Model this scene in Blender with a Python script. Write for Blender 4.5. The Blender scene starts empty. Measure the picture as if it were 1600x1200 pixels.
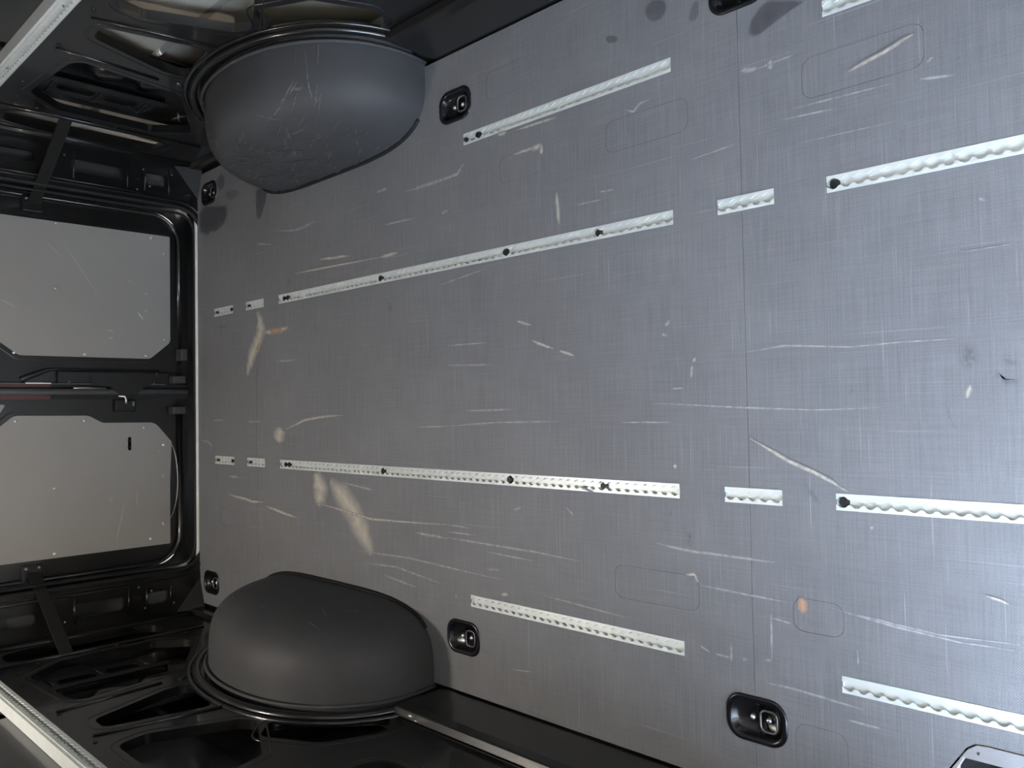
import bpy, bmesh, math, random
from mathutils import Vector, Matrix
from mathutils.geometry import delaunay_2d_cdt

SC = bpy.context.scene
COL = SC.collection
random.seed(7)

# ------------------------------------------------------------------ camera
# The van stands upright (floor z=0, rear doors at x=0, +Y = left side); the
# photographer held the phone on its side, so the picture is rolled by 90 deg.
cam_d = bpy.data.cameras.new('camera')
cam = bpy.data.objects.new('camera', cam_d); COL.objects.link(cam)
cam_d.sensor_fit = 'HORIZONTAL'; cam_d.sensor_width = 36.0
cam_d.lens = 1280.914 / 1600.0 * 36.0
cam_d.clip_start = 0.02
cam.matrix_world = Matrix(((0.710046, 0.034062, 0.703331, 3.394903),
                           (-0.017893, 0.999380, -0.030335, -0.115223),
                           (-0.703928, 0.008955, 0.710215, 1.531532),
                           (0, 0, 0, 1)))
SC.camera = cam

# ------------------------------------------------------------------ light
W = bpy.data.worlds.new('overcast_sky'); SC.world = W; W.use_nodes = True
wn = W.node_tree.nodes; wl = W.node_tree.links
for n in list(wn): wn.remove(n)
wo = wn.new('ShaderNodeOutputWorld'); wb = wn.new('ShaderNodeBackground')
wb.inputs['Color'].default_value = (0.62, 0.78, 1.0, 1); wb.inputs['Strength'].default_value = 12.5
wl.new(wb.outputs[0], wo.inputs[0])
# the open side door is the van's only daylight: tell Cycles where to look for the sky
pd = bpy.data.lights.new('side_door_portal', 'AREA'); pd.shape = 'RECTANGLE'; pd.size = 1.3; pd.size_y = 1.78
pd.cycles.is_portal = True
po = bpy.data.objects.new('side_door_portal', pd); COL.objects.link(po)
po.location = (3.72, -1.10, 0.86); po.rotation_euler = (math.radians(90), 0, 0)
# afternoon sun: enters by the open side door behind the photographer, misses the floor in view
sd = bpy.data.lights.new('sun', 'SUN'); sd.energy = 30.0; sd.angle = math.radians(1.5); sd.color = (1.0, 0.88, 0.72)
so = bpy.data.objects.new('sun', sd); COL.objects.link(so)
so.rotation_mode = 'QUATERNION'; so.rotation_quaternion = Vector((0.72, 0.50, -0.62)).to_track_quat('-Z', 'Y')
VS = SC.view_settings
SC.display_settings.display_device = 'sRGB'
VS.view_transform = 'Standard'; VS.look = 'None'; VS.gamma = 1.0; VS.use_curve_mapping = False
VS.exposure = 1.40

# ---- marks on the floor, measured in metres on the floor plane
SCRATCHES_AND_GLINTS = [
    ('p', [(1.624,0.068),(1.783,0.066)], [0.003,0.003]),
    ('t', [(1.901,0.114),(1.952,0.099)], [0.0054,0.0058]),
    ('t', [(1.953,0.06),(1.995,0.044),(2.029,0.033)], [0.0058,0.0054,0.0045]),
    ('t', [(2.048,0.027),(2.096,0.012)], [0.0058,0.0054]),
    ('p', [(1.623,0.012),(1.799,0.005)], [0.004,0.003]),
    ('p', [(2.549,-0.008),(2.638,0.0),(2.771,-0.011),(2.864,-0.008),(2.951,-0.009)], [0.0022,0.003,0.002,0.002,0.003]),
    ('p', [(2.326,-0.108),(2.545,-0.121),(2.693,-0.128),(2.82,-0.125)], [0.003,0.003,0.002,0.002]),
    ('t', [(2.559,-0.183),(2.641,-0.227),(2.708,-0.254),(2.758,-0.282)], [0.0058,0.0058,0.0058,0.005]),
    ('p', [(2.324,-0.421),(2.412,-0.429),(2.52,-0.429),(2.605,-0.431)], [0.0054,0.0051,0.0041,0.005]),
    ('p', [(2.433,-0.499),(2.546,-0.503),(2.632,-0.506)], [0.0032,0.0032,0.0032]),
    ('p', [(2.743,-0.505),(2.829,-0.513),(2.909,-0.519),(3.032,-0.513)], [0.0032,0.003,0.002,0.0032]),
    ('p', [(2.719,-0.503),(2.835,-0.518),(2.94,-0.526),(3.031,-0.524)], [0.0032,0.0032,0.002,0.002]),
    ('p', [(2.595,-0.541),(2.642,-0.546)], [0.0032,0.0032]),
    ('p', [(2.583,-0.672),(2.667,-0.673),(2.773,-0.68)], [0.0041,0.0041,0.0041]),
    ('p', [(2.74,-0.706),(2.806,-0.706)], [0.0032,0.0041]),
    ('p', [(2.43,-0.628),(2.454,-0.637)], [0.0045,0.0036]),
    ('p', [(2.466,-0.638),(2.502,-0.639)], [0.0032,0.0032]),
    ('p', [(2.529,-0.637),(2.54,-0.634)], [0.005,0.005]),
    ('p', [(2.579,-0.627),(2.594,-0.626)], [0.0041,0.0041]),
    ('p', [(2.595,-0.533),(2.594,-0.626)], [0.0041,0.0041]),
    ('p', [(2.505,-0.609),(2.504,-0.648)], [0.0041,0.0041]),
    ('t', [(2.982,-0.441),(3.001,-0.445),(3.016,-0.45)], [0.0032,0.0032,0.0032]),
    ('w', [(2.663,-0.492),(2.662,-0.521)], [0.0141,0.0143]),
    ('t', [(2.399,-0.48),(2.421,-0.478),(2.43,-0.494)], [0.004,0.005,0.0058]),
    ('p', [(2.56,0.574),(2.598,0.568)], [0.0091,0.0081]),
    ('p', [(2.598,0.568),(2.675,0.571)], [0.0032,0.0032]),
    ('p', [(2.627,0.577),(2.626,0.557)], [0.0095,0.0082]),
    ('t', [(2.782,0.506),(2.845,0.52),(2.898,0.537)], [0.0067,0.0054,0.0067]),
    ('p', [(2.906,0.454),(2.962,0.444)], [0.004,0.0041]),
    ('p', [(2.672,0.466),(2.859,0.46)], [0.003,0.002]),
    ('p', [(2.651,0.449),(2.757,0.443)], [0.0022,0.0032]),
    ('p', [(2.918,0.48),(2.929,0.486)], [0.0036,0.0036]),
    ('p', [(1.49,0.552),(1.621,0.548),(1.677,0.551),(1.705,0.575)], [0.0063,0.0067,0.0071,0.0081]),
    ('t', [(1.898,0.554),(1.963,0.554),(1.997,0.552)], [0.0054,0.0054,0.0054]),
    ('t', [(1.963,0.554),(2.004,0.554)], [0.0117,0.0108]),
    ('t', [(1.999,0.557),(2.001,0.53)], [0.0091,0.0092]),
    ('t', [(1.842,0.621),(1.876,0.619)], [0.0073,0.0082]),
    ('t', [(1.914,0.616),(2.053,0.612)], [0.0045,0.0054]),
    ('p', [(2.266,0.573),(2.288,0.563),(2.306,0.577),(2.333,0.58)], [0.0041,0.0045,0.005,0.0045]),
    ('p', [(0.66,0.558),(0.796,0.537),(0.86,0.538),(0.931,0.548)], [0.006,0.0051,0.0072,0.0078]),
    ('p', [(1.291,0.575),(1.348,0.576)], [0.0067,0.0076]),
    ('p', [(1.434,0.548),(1.635,0.545)], [0.0045,0.0041]),
    ('p', [(1.329,0.465),(1.481,0.46)], [0.0041,0.0041]),
    ('p', [(1.605,0.451),(1.633,0.455)], [0.0072,0.0072]),
    ('t', [(0.801,0.382),(1.02,0.376),(1.31,0.367)], [0.0051,0.0045,0.0041]),
    ('t', [(1.31,0.367),(1.398,0.368)], [0.0085,0.0085]),
    ('t', [(0.961,0.41),(1.145,0.395)], [0.0071,0.0071]),
    ('p', [(0.661,0.074),(0.809,0.073)], [0.0051,0.0041]),
    ('p', [(0.515,0.533),(0.636,0.511)], [0.005,0.005]),
    ('t', [(0.558,0.188),(0.663,0.185),(0.749,0.192)], [0.0153,0.0149,0.0161]),
    ('w', [(0.625,0.186),(0.7,0.189)], [0.0166,0.0152]),
    ('w', [(0.533,0.147),(0.538,0.129)], [0.024,0.024]),
    ('p', [(0.138,-0.141),(0.252,-0.139)], [0.006,0.0051]),
    ('p', [(0.428,-0.147),(0.543,-0.147)], [0.005,0.005]),
    ('t', [(0.725,-0.175),(0.847,-0.143),(0.97,-0.13),(1.094,-0.127)], [0.0071,0.0067,0.0061,0.005]),
    ('p', [(0.03,-0.224),(0.095,-0.228),(0.136,-0.246)], [0.0067,0.0071,0.0089]),
    ('p', [(0.276,-0.363),(0.372,-0.364)], [0.0073,0.0082]),
    ('t', [(0.274,-0.435),(0.407,-0.444),(0.473,-0.452),(0.557,-0.447)], [0.0094,0.0086,0.0085,0.007]),
    ('t', [(0.581,-0.462),(0.688,-0.475),(0.798,-0.487)], [0.0086,0.0078,0.0072]),
    ('t', [(0.912,-0.423),(1.135,-0.445),(1.248,-0.455),(1.389,-0.451),(1.612,-0.441)], [0.0067,0.0058,0.0054,0.0041,0.005]),
    ('p', [(1.082,-0.348),(1.173,-0.356),(1.267,-0.365)], [0.0054,0.0054,0.0054]),
    ('p', [(1.466,-0.477),(1.54,-0.479),(1.611,-0.48)], [0.0063,0.0063,0.0054]),
    ('p', [(1.473,-0.165),(1.619,-0.161)], [0.003,0.003]),
    ('p', [(1.693,-0.118),(1.877,-0.117)], [0.003,0.0041]),
    ('p', [(1.619,-0.161),(1.815,-0.151),(2.054,-0.148)], [0.0032,0.003,0.003]),
    ('p', [(1.612,-0.441),(1.706,-0.442)], [0.003,0.0041]),
    ('p', [(1.612,-0.46),(1.724,-0.46)], [0.0032,0.0041]),
    ('p', [(1.611,-0.478),(1.757,-0.479),(1.948,-0.481),(2.101,-0.487)], [0.0054,0.0041,0.0045,0.0041]),
    ('p', [(1.769,-0.5),(1.947,-0.505)], [0.0032,0.0032]),
    ('p', [(1.768,-0.547),(1.823,-0.544)], [0.004,0.0032]),
    ('p', [(1.221,-0.597),(1.37,-0.59),(1.58,-0.612)], [0.0041,0.0045,0.0045]),
    ('p', [(1.169,-0.562),(1.434,-0.556),(1.817,-0.568)], [0.0041,0.0041,0.0041]),
    ('p', [(1.305,-0.622),(1.468,-0.639)], [0.005,0.005]),
    ('p', [(2.059,-0.359),(2.083,-0.379)], [0.0036,0.0036]),
    ('p', [(1.877,-0.379),(1.905,-0.372)], [0.0054,0.0054]),
    ('p', [(2.361,0.062),(2.372,0.075)], [0.0067,0.0072]),
    ('p', [(2.352,0.045),(2.369,0.041)], [0.0051,0.0063]),
    ('p', [(2.43,-0.015),(2.436,-0.019)], [0.0085,0.0085]),
    ('p', [(2.428,-0.027),(2.424,-0.055)], [0.005,0.0051]),
    ('p', [(2.374,-0.077),(2.404,-0.077)], [0.003,0.003]),
    ('p', [(2.235,-0.151),(2.372,-0.151)], [0.003,0.003]),
    ('t', [(2.374,-0.247),(2.383,-0.247)], [0.007,0.007]),
    ('p', [(2.796,-0.343),(2.801,-0.346)], [0.0058,0.0058]),
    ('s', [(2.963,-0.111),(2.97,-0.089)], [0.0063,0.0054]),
    ('p', [(2.765,-0.573),(2.767,-0.601)], [0.003,0.0022]),
    ('p', [(1.859,-0.796),(1.929,-0.789)], [0.0032,0.0032]),
    ('t', [(1.826,-0.607),(1.852,-0.603)], [0.007,0.007]),
    ('p', [(1.64,-0.638),(1.646,-0.639)], [0.0094,0.0086]),
    ('p', [(1.6,0.246),(1.788,0.267)], [0.0036,0.0032]),
    ('p', [(1.978,-0.587),(2.238,-0.6)], [0.0032,0.0032]),
    ('p', [(2.102,-0.306),(2.151,-0.319)], [0.0032,0.0036]),
    ('p', [(2.114,0.38),(2.189,0.378)], [0.0032,0.0032]),
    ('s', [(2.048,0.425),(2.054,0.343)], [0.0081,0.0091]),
    ('p', [(2.182,0.398),(2.228,0.395)], [0.003,0.003]),
    ('p', [(2.67,0.395),(2.864,0.39)], [0.001,0.0014]),
    ('p', [(2.961,0.138),(3.047,0.141)], [0.001,0.001]),
    ('p', [(2.993,0.225),(3.003,0.219)], [0.0045,0.0041]),
    ('p', [(2.437,0.417),(2.545,0.426)], [0.0022,0.002]),
    ('s', [(0.526,0.274),(0.544,0.226),(0.549,0.189),(0.508,0.143),(0.467,0.092),(0.436,0.034)], [0.043,0.044,0.0437,0.0434,0.0439,0.0457]),  # this and the next three rows: sun glints painted as pale strips
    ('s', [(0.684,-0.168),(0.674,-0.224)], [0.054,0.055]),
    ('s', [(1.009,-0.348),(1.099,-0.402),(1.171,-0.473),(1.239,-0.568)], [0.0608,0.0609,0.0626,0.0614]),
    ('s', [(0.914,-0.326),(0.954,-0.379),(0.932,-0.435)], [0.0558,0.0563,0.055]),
]
STAINS = [
    ('wet', [(2.323,0.791),(2.344,0.804),(2.382,0.79),(2.384,0.766),(2.37,0.75),(2.346,0.751),(2.329,0.768)], 0.75),
    ('wet', [(2.453,0.76),(2.466,0.759),(2.465,0.728),(2.455,0.715),(2.438,0.721),(2.443,0.742)], 0.6),
    ('wet', [(2.578,0.648),(2.584,0.67),(2.605,0.692),(2.625,0.7),(2.707,0.67),(2.678,0.663),(2.64,0.65),(2.606,0.636),(2.589,0.636)], 0.9),
    ('wet', [(2.211,0.763),(2.227,0.763),(2.249,0.751),(2.245,0.74),(2.222,0.744),(2.213,0.753)], 0.8),
    ('wet', [(0.025,0.743),(0.08,0.76),(0.197,0.738),(0.276,0.728),(0.292,0.689),(0.253,0.654),(0.184,0.634),(0.126,0.644),(0.102,0.626),(0.066,0.648),(0.03,0.649)], 0.95),
    ('wet', [(0.519,0.746),(0.607,0.733),(0.591,0.678),(0.556,0.631),(0.531,0.618),(0.517,0.658)], 0.9),
    ('wet', [(0.176,0.843),(0.234,0.868),(0.267,0.834),(0.255,0.805),(0.221,0.791)], 0.7),
    ('wet', [(0.266,0.782),(0.375,0.771),(0.385,0.743),(0.31,0.742),(0.266,0.761)], 0.5),
    ('scuff', [(2.95,-0.026),(2.966,-0.011),(2.987,-0.028),(2.99,-0.05),(2.974,-0.063),(2.96,-0.063),(2.949,-0.045)], 0.5),
    ('scuff', [(3.006,-0.067),(3.014,-0.069),(3.018,-0.082),(3.049,-0.081),(3.049,-0.094),(3.021,-0.091),(3.007,-0.084)], 0.55),
    ('scuff', [(3.01,-0.046),(3.027,-0.045),(3.048,-0.054),(3.048,-0.065),(3.027,-0.059)], 0.35),
    ('scuff', [(2.864,0.39),(2.887,0.379),(2.888,0.346),(2.871,0.337),(2.86,0.355)], 0.22),
    ('scuff', [(2.666,-0.266),(2.679,-0.27),(2.71,-0.31),(2.7,-0.313),(2.678,-0.293)], 0.35),
    ('scuff', [(2.402,-0.384),(2.414,-0.386),(2.423,-0.419),(2.404,-0.423)], 0.45),
    ('scuff', [(2.927,-0.119),(2.935,-0.121),(2.94,-0.152),(2.949,-0.163),(2.935,-0.161)], 0.3),
    ('scuff', [(2.358,-0.346),(2.37,-0.345),(2.366,-0.36),(2.356,-0.358)], 0.4),
    ('scuff', [(1.337,0.227),(1.363,0.224),(1.368,0.184),(1.349,0.186)], 0.5),
    ('scuff', [(0.748,0.378),(0.762,0.376),(0.761,0.339),(0.748,0.341)], 0.6),
    ('scuff', [(2.758,-0.104),(2.771,-0.08),(2.773,-0.099)], 0.3),
    ('scuff', [(0.19,0.249),(0.269,0.242),(0.268,0.227),(0.19,0.233)], 0.4),
]
# ------------------------------------------------------------------ materials
def nt(m):
    m.use_nodes = True
    return m.node_tree.nodes, m.node_tree.links
def mat(name, col, rough=0.5, metal=0.0, coat=0.0, var=0.0, scale=8.0, bump=0.0, bscale=300.0, spec=0.5, stretch=(1, 1, 1)):
    m = bpy.data.materials.new(name); N, L = nt(m)
    b = N['Principled BSDF']
    b.inputs['Roughness'].default_value = rough; b.inputs['Metallic'].default_value = metal
    b.inputs['Coat Weight'].default_value = coat; b.inputs['Coat Roughness'].default_value = 0.06
    b.inputs['Specular IOR Level'].default_value = spec
    tc = N.new('ShaderNodeTexCoord'); mp = N.new('ShaderNodeMapping'); mp.inputs['Scale'].default_value = stretch
    L.new(tc.outputs['Object'], mp.inputs[0])
    nz = N.new('ShaderNodeTexNoise'); nz.inputs['Scale'].default_value = scale; nz.inputs['Detail'].default_value = 5
    L.new(mp.outputs[0], nz.inputs['Vector'])
    r = N.new('ShaderNodeMapRange'); r.inputs[1].default_value = 0.25; r.inputs[2].default_value = 0.75
    r.inputs[3].default_value = 1 - var; r.inputs[4].default_value = 1 + var
    L.new(nz.outputs[0], r.inputs[0])
    mx = N.new('ShaderNodeVectorMath'); mx.operation = 'SCALE'; mx.inputs[0].default_value = col[:3]
    L.new(r.outputs[0], mx.inputs['Scale']); L.new(mx.outputs[0], b.inputs['Base Color'])
    if bump:
        n2 = N.new('ShaderNodeTexNoise'); n2.inputs['Scale'].default_value = bscale; n2.inputs['Detail'].default_value = 3
        L.new(mp.outputs[0], n2.inputs['Vector'])
        bp = N.new('ShaderNodeBump'); bp.inputs['Strength'].default_value = bump; bp.inputs['Distance'].default_value = 0.002
        L.new(n2.outputs[0], bp.inputs['Height']); L.new(bp.outputs[0], b.inputs['Normal'])
    return m

def math_node(N, L, op, a, b=None, c=None):
    n = N.new('ShaderNodeMath'); n.operation = op
    for i, v in enumerate((a, b, c)):
        if v is None: continue
        if isinstance(v, (int, float)): n.inputs[i].default_value = v
        else: L.new(v, n.inputs[i])
    return n.outputs[0]

def stretched(N, L, src, sc, detail=3, rot=0.0, rough=0.5):
    mp = N.new('ShaderNodeMapping'); mp.inputs['Scale'].default_value = sc; mp.inputs['Rotation'].default_value = (0, 0, rot)
    L.new(src, mp.inputs[0])
    n = N.new('ShaderNodeTexNoise'); n.inputs['Scale'].default_value = 1.0; n.inputs['Detail'].default_value = detail
    n.inputs['Roughness'].default_value = rough
    L.new(mp.outputs[0], n.inputs['Vector'])
    return n.outputs[0]

def floor_film(name, col, warm=1.0):
    """grey phenolic film on plywood: fine woven print, rubbed streaks, faint scratches"""
    m = bpy.data.materials.new(name); N, L = nt(m); b = N['Principled BSDF']
    tc = N.new('ShaderNodeTexCoord'); P = tc.outputs['Object']
    s1 = stretched(N, L, P, (330, 7, 1), 4, 0, 0.6)
    s2 = stretched(N, L, P, (7, 330, 1), 4, 0, 0.6)
    big = stretched(N, L, P, (2.2, 2.6, 1), 4)
    mid = stretched(N, L, P, (14, 14, 1), 5)
    sp = N.new('ShaderNodeSeparateXYZ'); L.new(P, sp.inputs[0])
    wob = math_node(N, L, 'MULTIPLY', mid, 3.0)
    wx = math_node(N, L, 'SINE', math_node(N, L, 'ADD', math_node(N, L, 'MULTIPLY', sp.outputs[0], 1500.0), wob))
    wy = math_node(N, L, 'SINE', math_node(N, L, 'ADD', math_node(N, L, 'MULTIPLY', sp.outputs[1], 1500.0), wob))
    weave = math_node(N, L, 'MULTIPLY', wx, wy)
    t = math_node(N, L, 'MULTIPLY', math_node(N, L, 'SUBTRACT', s1, 0.5), 0.62)
    t = math_node(N, L, 'ADD', t, math_node(N, L, 'MULTIPLY', math_node(N, L, 'SUBTRACT', s2, 0.5), 0.42))
    t = math_node(N, L, 'ADD', t, math_node(N, L, 'MULTIPLY', weave, 0.03))
    t = math_node(N, L, 'ADD', t, math_node(N, L, 'MULTIPLY', math_node(N, L, 'SUBTRACT', big, 0.5), 0.35))
    t = math_node(N, L, 'ADD', t, math_node(N, L, 'MULTIPLY', math_node(N, L, 'SUBTRACT', mid, 0.5), 0.22))
    fine = stretched(N, L, P, (420, 420, 1), 2)
    t = math_node(N, L, 'ADD', t, math_node(N, L, 'MULTIPLY', math_node(N, L, 'SUBTRACT', fine, 0.5), 0.45))
    # thin random rubbed lines along and across the van
    lines = None
    for sc, rot, th, amp in (((3, 210, 1), 0.06, 0.70, 5.0), ((2.5, 260, 1), -0.10, 0.71, 5.0), ((260, 5, 1), 0.02, 0.66, 4.0)):
        q = stretched(N, L, P, sc, 2, rot, 0.4)
        q = math_node(N, L, 'MULTIPLY', math_node(N, L, 'MAXIMUM', math_node(N, L, 'SUBTRACT', q, th), 0.0), amp)
        lines = q if lines is None else math_node(N, L, 'ADD', lines, q)
    t = math_node(N, L, 'ADD', t, math_node(N, L, 'MINIMUM', lines, 0.5))
    f = math_node(N, L, 'MAXIMUM', math_node(N, L, 'ADD', t, 1.0), 0.3)
    sc_ = N.new('ShaderNodeVectorMath'); sc_.operation = 'SCALE'; sc_.inputs[0].default_value = col
    L.new(f, sc_.inputs['Scale']); L.new(sc_.outputs[0], b.inputs['Base Color'])
    ro = math_node(N, L, 'ADD', math_node(N, L, 'MULTIPLY', mid, 0.25), 0.36)
    L.new(ro, b.inputs['Roughness'])
    bp = N.new('ShaderNodeBump'); bp.inputs['Strength'].default_value = 0.25; bp.inputs['Distance'].default_value = 0.0006
    L.new(math_node(N, L, 'ADD', weave, s1), bp.inputs['Height']); L.new(bp.outputs[0], b.inputs['Normal'])
    return m

def add_mark(m, col, rough, amp, breakup=0.0, scale=60.0):
    """turn a copy of a surface's material into a worn, wet or painted glint mark on it: the mark's own colour and
    gloss take over where the mesh's 'fade' attribute says so, broken up by noise"""
    m = m.copy(); N, L = nt(m); b = N['Principled BSDF']
    at = N.new('ShaderNodeAttribute'); at.attribute_name = 'fade'
    tc = N.new('ShaderNodeTexCoord')
    nz = N.new('ShaderNodeTexNoise'); nz.inputs['Scale'].default_value = scale; nz.inputs['Detail'].default_value = 4
    L.new(tc.outputs['Object'], nz.inputs['Vector'])
    r = N.new('ShaderNodeMapRange'); r.inputs[1].default_value = 0.35; r.inputs[2].default_value = 0.6
    r.inputs[3].default_value = 1 - breakup; r.inputs[4].default_value = 1.0
    L.new(nz.outputs[0], r.inputs[0])
    a = math_node(N, L, 'MULTIPLY', math_node(N, L, 'MULTIPLY', at.outputs['Fac'], amp), r.outputs[0])
    mx = N.new('ShaderNodeMix'); mx.data_type = 'RGBA'
    src = b.inputs['Base Color'].links[0].from_socket
    L.new(a, mx.inputs[0]); L.new(src, mx.inputs[6]); mx.inputs[7].default_value = (*col, 1)
    L.new(mx.outputs[2], b.inputs['Base Color'])
    mr = N.new('ShaderNodeMix'); mr.data_type = 'FLOAT'; L.new(a, mr.inputs[0])
    if b.inputs['Roughness'].links: L.new(b.inputs['Roughness'].links[0].from_socket, mr.inputs[2])
    else: mr.inputs[2].default_value = b.inputs['Roughness'].default_value
    mr.inputs[3].default_value = rough; L.new(mr.outputs[0], b.inputs['Roughness'])
    return m

M = {}
M['film'] = floor_film('floor_film', (0.169, 0.170, 0.179))
M['plate'] = floor_film('floor_film_plate', (0.170, 0.162, 0.160))
M['ply'] = mat('plywood_edge', (0.33, 0.20, 0.11), 0.7, var=0.3, scale=60)
M['alu'] = mat('rail_aluminium', (0.68, 0.71, 0.69), 0.38, 0.30, var=0.05, scale=30)
M['alu_light'] = mat('edge_strip_aluminium', (0.78, 0.78, 0.76), 0.5, 0.1, var=0.05, scale=30)
M['alu_edge'] = mat('edge_trim_aluminium', (0.55, 0.55, 0.58), 0.42, 0.8, var=0.05, scale=25, stretch=(1, 12, 12))
M['plastic'] = mat('black_plastic', (0.007, 0.007, 0.009), 0.24, var=0.1)
M['zinc'] = mat('zinc_screw', (0.75, 0.75, 0.75), 0.3, 0.9)
M['steel'] = mat('ring_steel', (0.22, 0.205, 0.20), 0.35, 0.8)
M['dark'] = mat('dark_hole_plug', (0.010, 0.010, 0.010), 0.5)
M['paint'] = mat('black_body_paint', (0.006, 0.0058, 0.0056), 0.30, coat=0.5, var=0.1, scale=5, spec=0.4)
M['skin'] = mat('outer_skin_lit', (0.55, 0.51, 0.43), 0.27, coat=0.6, var=0.10, scale=4, spec=0.9)  # brighter copy of the skin for the lit side
M['skin_shaded'] = mat('outer_skin_shaded', (0.05, 0.05, 0.05), 0.3, coat=0.3)  # darker copy of the skin: shade put into the colour
M['arch'] = mat('wheel_arch_plastic', (0.053, 0.053, 0.055), 0.58, var=0.10, scale=9, bump=0.12, bscale=900, spec=0.28)
M['panel'] = mat('door_lining_grey', (0.265, 0.255, 0.245), 0.50, var=0.03, scale=6, bump=0.05, bscale=700)
M['rubber'] = mat('black_rubber', (0.010, 0.010, 0.010), 0.6, spec=0.3)
M['block'] = mat('guide_block_plastic', (0.035, 0.036, 0.038), 0.5)
M['grey_seal'] = mat('grey_seal', (0.10, 0.10, 0.095), 0.45)
M['red'] = mat('dark_red_edge', (0.060, 0.012, 0.012), 0.4)
M['roof'] = mat('roof_lining', (0.84, 0.80, 0.74), 0.8, var=0.05)
M['bulkhead'] = mat('bulkhead_paint', (0.26, 0.25, 0.24), 0.6)
M['ground'] = mat('street_paving', (0.56, 0.51, 0.45), 0.9, var=0.15, scale=6)
M['pale'] = add_mark(M['film'], (0.62, 0.62, 0.62), 0.6, 0.52, 0.75, 70)
M['lining_scratch'] = add_mark(M['panel'], (0.75, 0.74, 0.72), 0.6, 0.8, 0.5, 70)
M['tan'] = add_mark(M['film'], (0.76, 0.67, 0.54), 0.6, 0.72, 0.6, 90)
M['wood'] = add_mark(M['film'], (0.55, 0.30, 0.15), 0.7, 0.95, 0.2, 120)
M['glint_smear'] = add_mark(M['film'], (0.80, 0.72, 0.56), 0.6, 0.55, 0.3, 40)  # pale strips; the widest are sun glints painted into the floor colour
M['wet'] = add_mark(M['film'], (0.060, 0.058, 0.064), 0.45, 1.0, 0.12, 30)
M['scuff'] = add_mark(M['film'], (0.05, 0.048, 0.055), 0.5, 1.0, 0.85, 110)
M['archscr'] = add_mark(M['arch'], (0.40, 0.37, 0.34), 0.6, 0.75, 0.7, 80)

# ------------------------------------------------------------------ mesh helpers
def link(name, me, m, parent=None, label=None, kind=None, smooth=False):
    o = bpy.data.objects.new(name, me); COL.objects.link(o)
    if m is not None and not me.materials: me.materials.append(m)
    if parent: o.parent = parent
    if label: o['label'] = label
    if kind: o['kind'] = kind
    if smooth:
        for p in me.polygons: p.use_smooth = True
    return o
def mesh(name, V, F, fix=True):
    me = bpy.data.meshes.new(name); me.from_pydata([tuple(v) for v in V], [], F); me.update()
    if fix:
        bm = bmesh.new(); bm.from_mesh(me); bmesh.ops.recalc_face_normals(bm, faces=bm.faces); bm.to_mesh(me); bm.free()
    return me
def thing(name, label, cat, loc=(0, 0, 0), rz=0.0, group=None):
    o = bpy.data.objects.new(name, None); COL.objects.link(o); o.location = loc; o.rotation_euler = (0, 0, rz)
    o.empty_display_size = 0.05
    o['label'] = label; o['category'] = cat
    if group: o['group'] = group
    return o
def rrect(x0, y0, x1, y1, r, n=5):
    """rounded rectangle, counter-clockwise"""
    r = min(r, (x1-x0)/2-1e-5, (y1-y0)/2-1e-5); P = []
    for cx, cy, a in ((x1-r, y0+r, -90), (x1-r, y1-r, 0), (x0+r, y1-r, 90), (x0+r, y0+r, 180)):
        for i in range(n+1):
            t = math.radians(a + 90*i/n); P.append((cx+r*math.cos(t), cy+r*math.sin(t)))
    return P
def rpoly(P, r, n=5):
    """polygon with rounded corners (r a number or a list)"""
    out = []; N_ = len(P)
    for i in range(N_):
        a, b, c = Vector(P[i-1]), Vector(P[i]), Vector(P[(i+1) % N_]); rr = r[i] if isinstance(r, (list, tuple)) else r
        if rr <= 0: out.append(tuple(b)); continue
        u, v = (a-b), (c-b); lu, lv = u.length, v.length; u.normalize(); v.normalize()
        ang = math.acos(max(-1, min(1, u.dot(v)))); d = min(rr/math.tan(ang/2), lu*0.48, lv*0.48)
        p0, p1 = b+u*d, b+v*d
        for k in range(n+1):
            t = k/n; q = p0*(1-t)**2 + b*2*t*(1-t) + p1*t*t
            out.append((q.x, q.y))
    return out
def inside(p, poly):
    x, y = p; c = False; n = len(poly)
    for i in range(n):
        x0, y0 = poly[i]; x1, y1 = poly[i-1]
        if (y0 > y) != (y1 > y) and x < (x1-x0)*(y-y0)/(y1-y0)+x0: c = not c
    return c
def area2(P): return sum(P[i-1][0]*P[i][1]-P[i][0]*P[i-1][1] for i in range(len(P)))
def plate(loops, w0, w1, fn):
    """prism of an outline (loops[0]) with holes (the rest); fn(u,v,w)->xyz"""
    V2 = []; E = []
    for lp in loops:
        s = len(V2); V2 += [Vector(p) for p in lp]
        E += [(s+i, s+(i+1) % len(lp)) for i in range(len(lp))]
    vs, es, fs, _, _, _ = delaunay_2d_cdt(V2, E, [], 0, 1e-7)
    keep = []
    for f in fs:
        c = (sum((vs[i].x for i in f))/3, sum((vs[i].y for i in f))/3)
        if inside(c, loops[0]) and not any(inside(c, h) for h in loops[1:]): keep.append(tuple(f))
    n = len(vs); V = [fn(v.x, v.y, w0) for v in vs] + [fn(v.x, v.y, w1) for v in vs]
    F = [f for f in keep] + [tuple(i+n for i in reversed(f)) for f in keep]
    cnt = {}
    for f in keep:
        for i in range(3):
            e = (f[i], f[(i+1) % 3]); cnt[e] = 1
    for (a, b) in list(cnt):
        if (b, a) not in cnt: F.append((b, a, a+n, b+n))
    return V, F
def zup(u, v, w): return (u, v, w)
def box(x0, y0, z0, x1, y1, z1):
    V = [(x, y, z) for z in (z0, z1) for x, y in ((x0, y0), (x1, y0), (x1, y1), (x0, y1))]
    return V, [(3, 2, 1, 0), (4, 5, 6, 7), (0, 1, 5, 4), (1, 2, 6, 5), (2, 3, 7, 6), (3, 0, 4, 7)]
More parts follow.
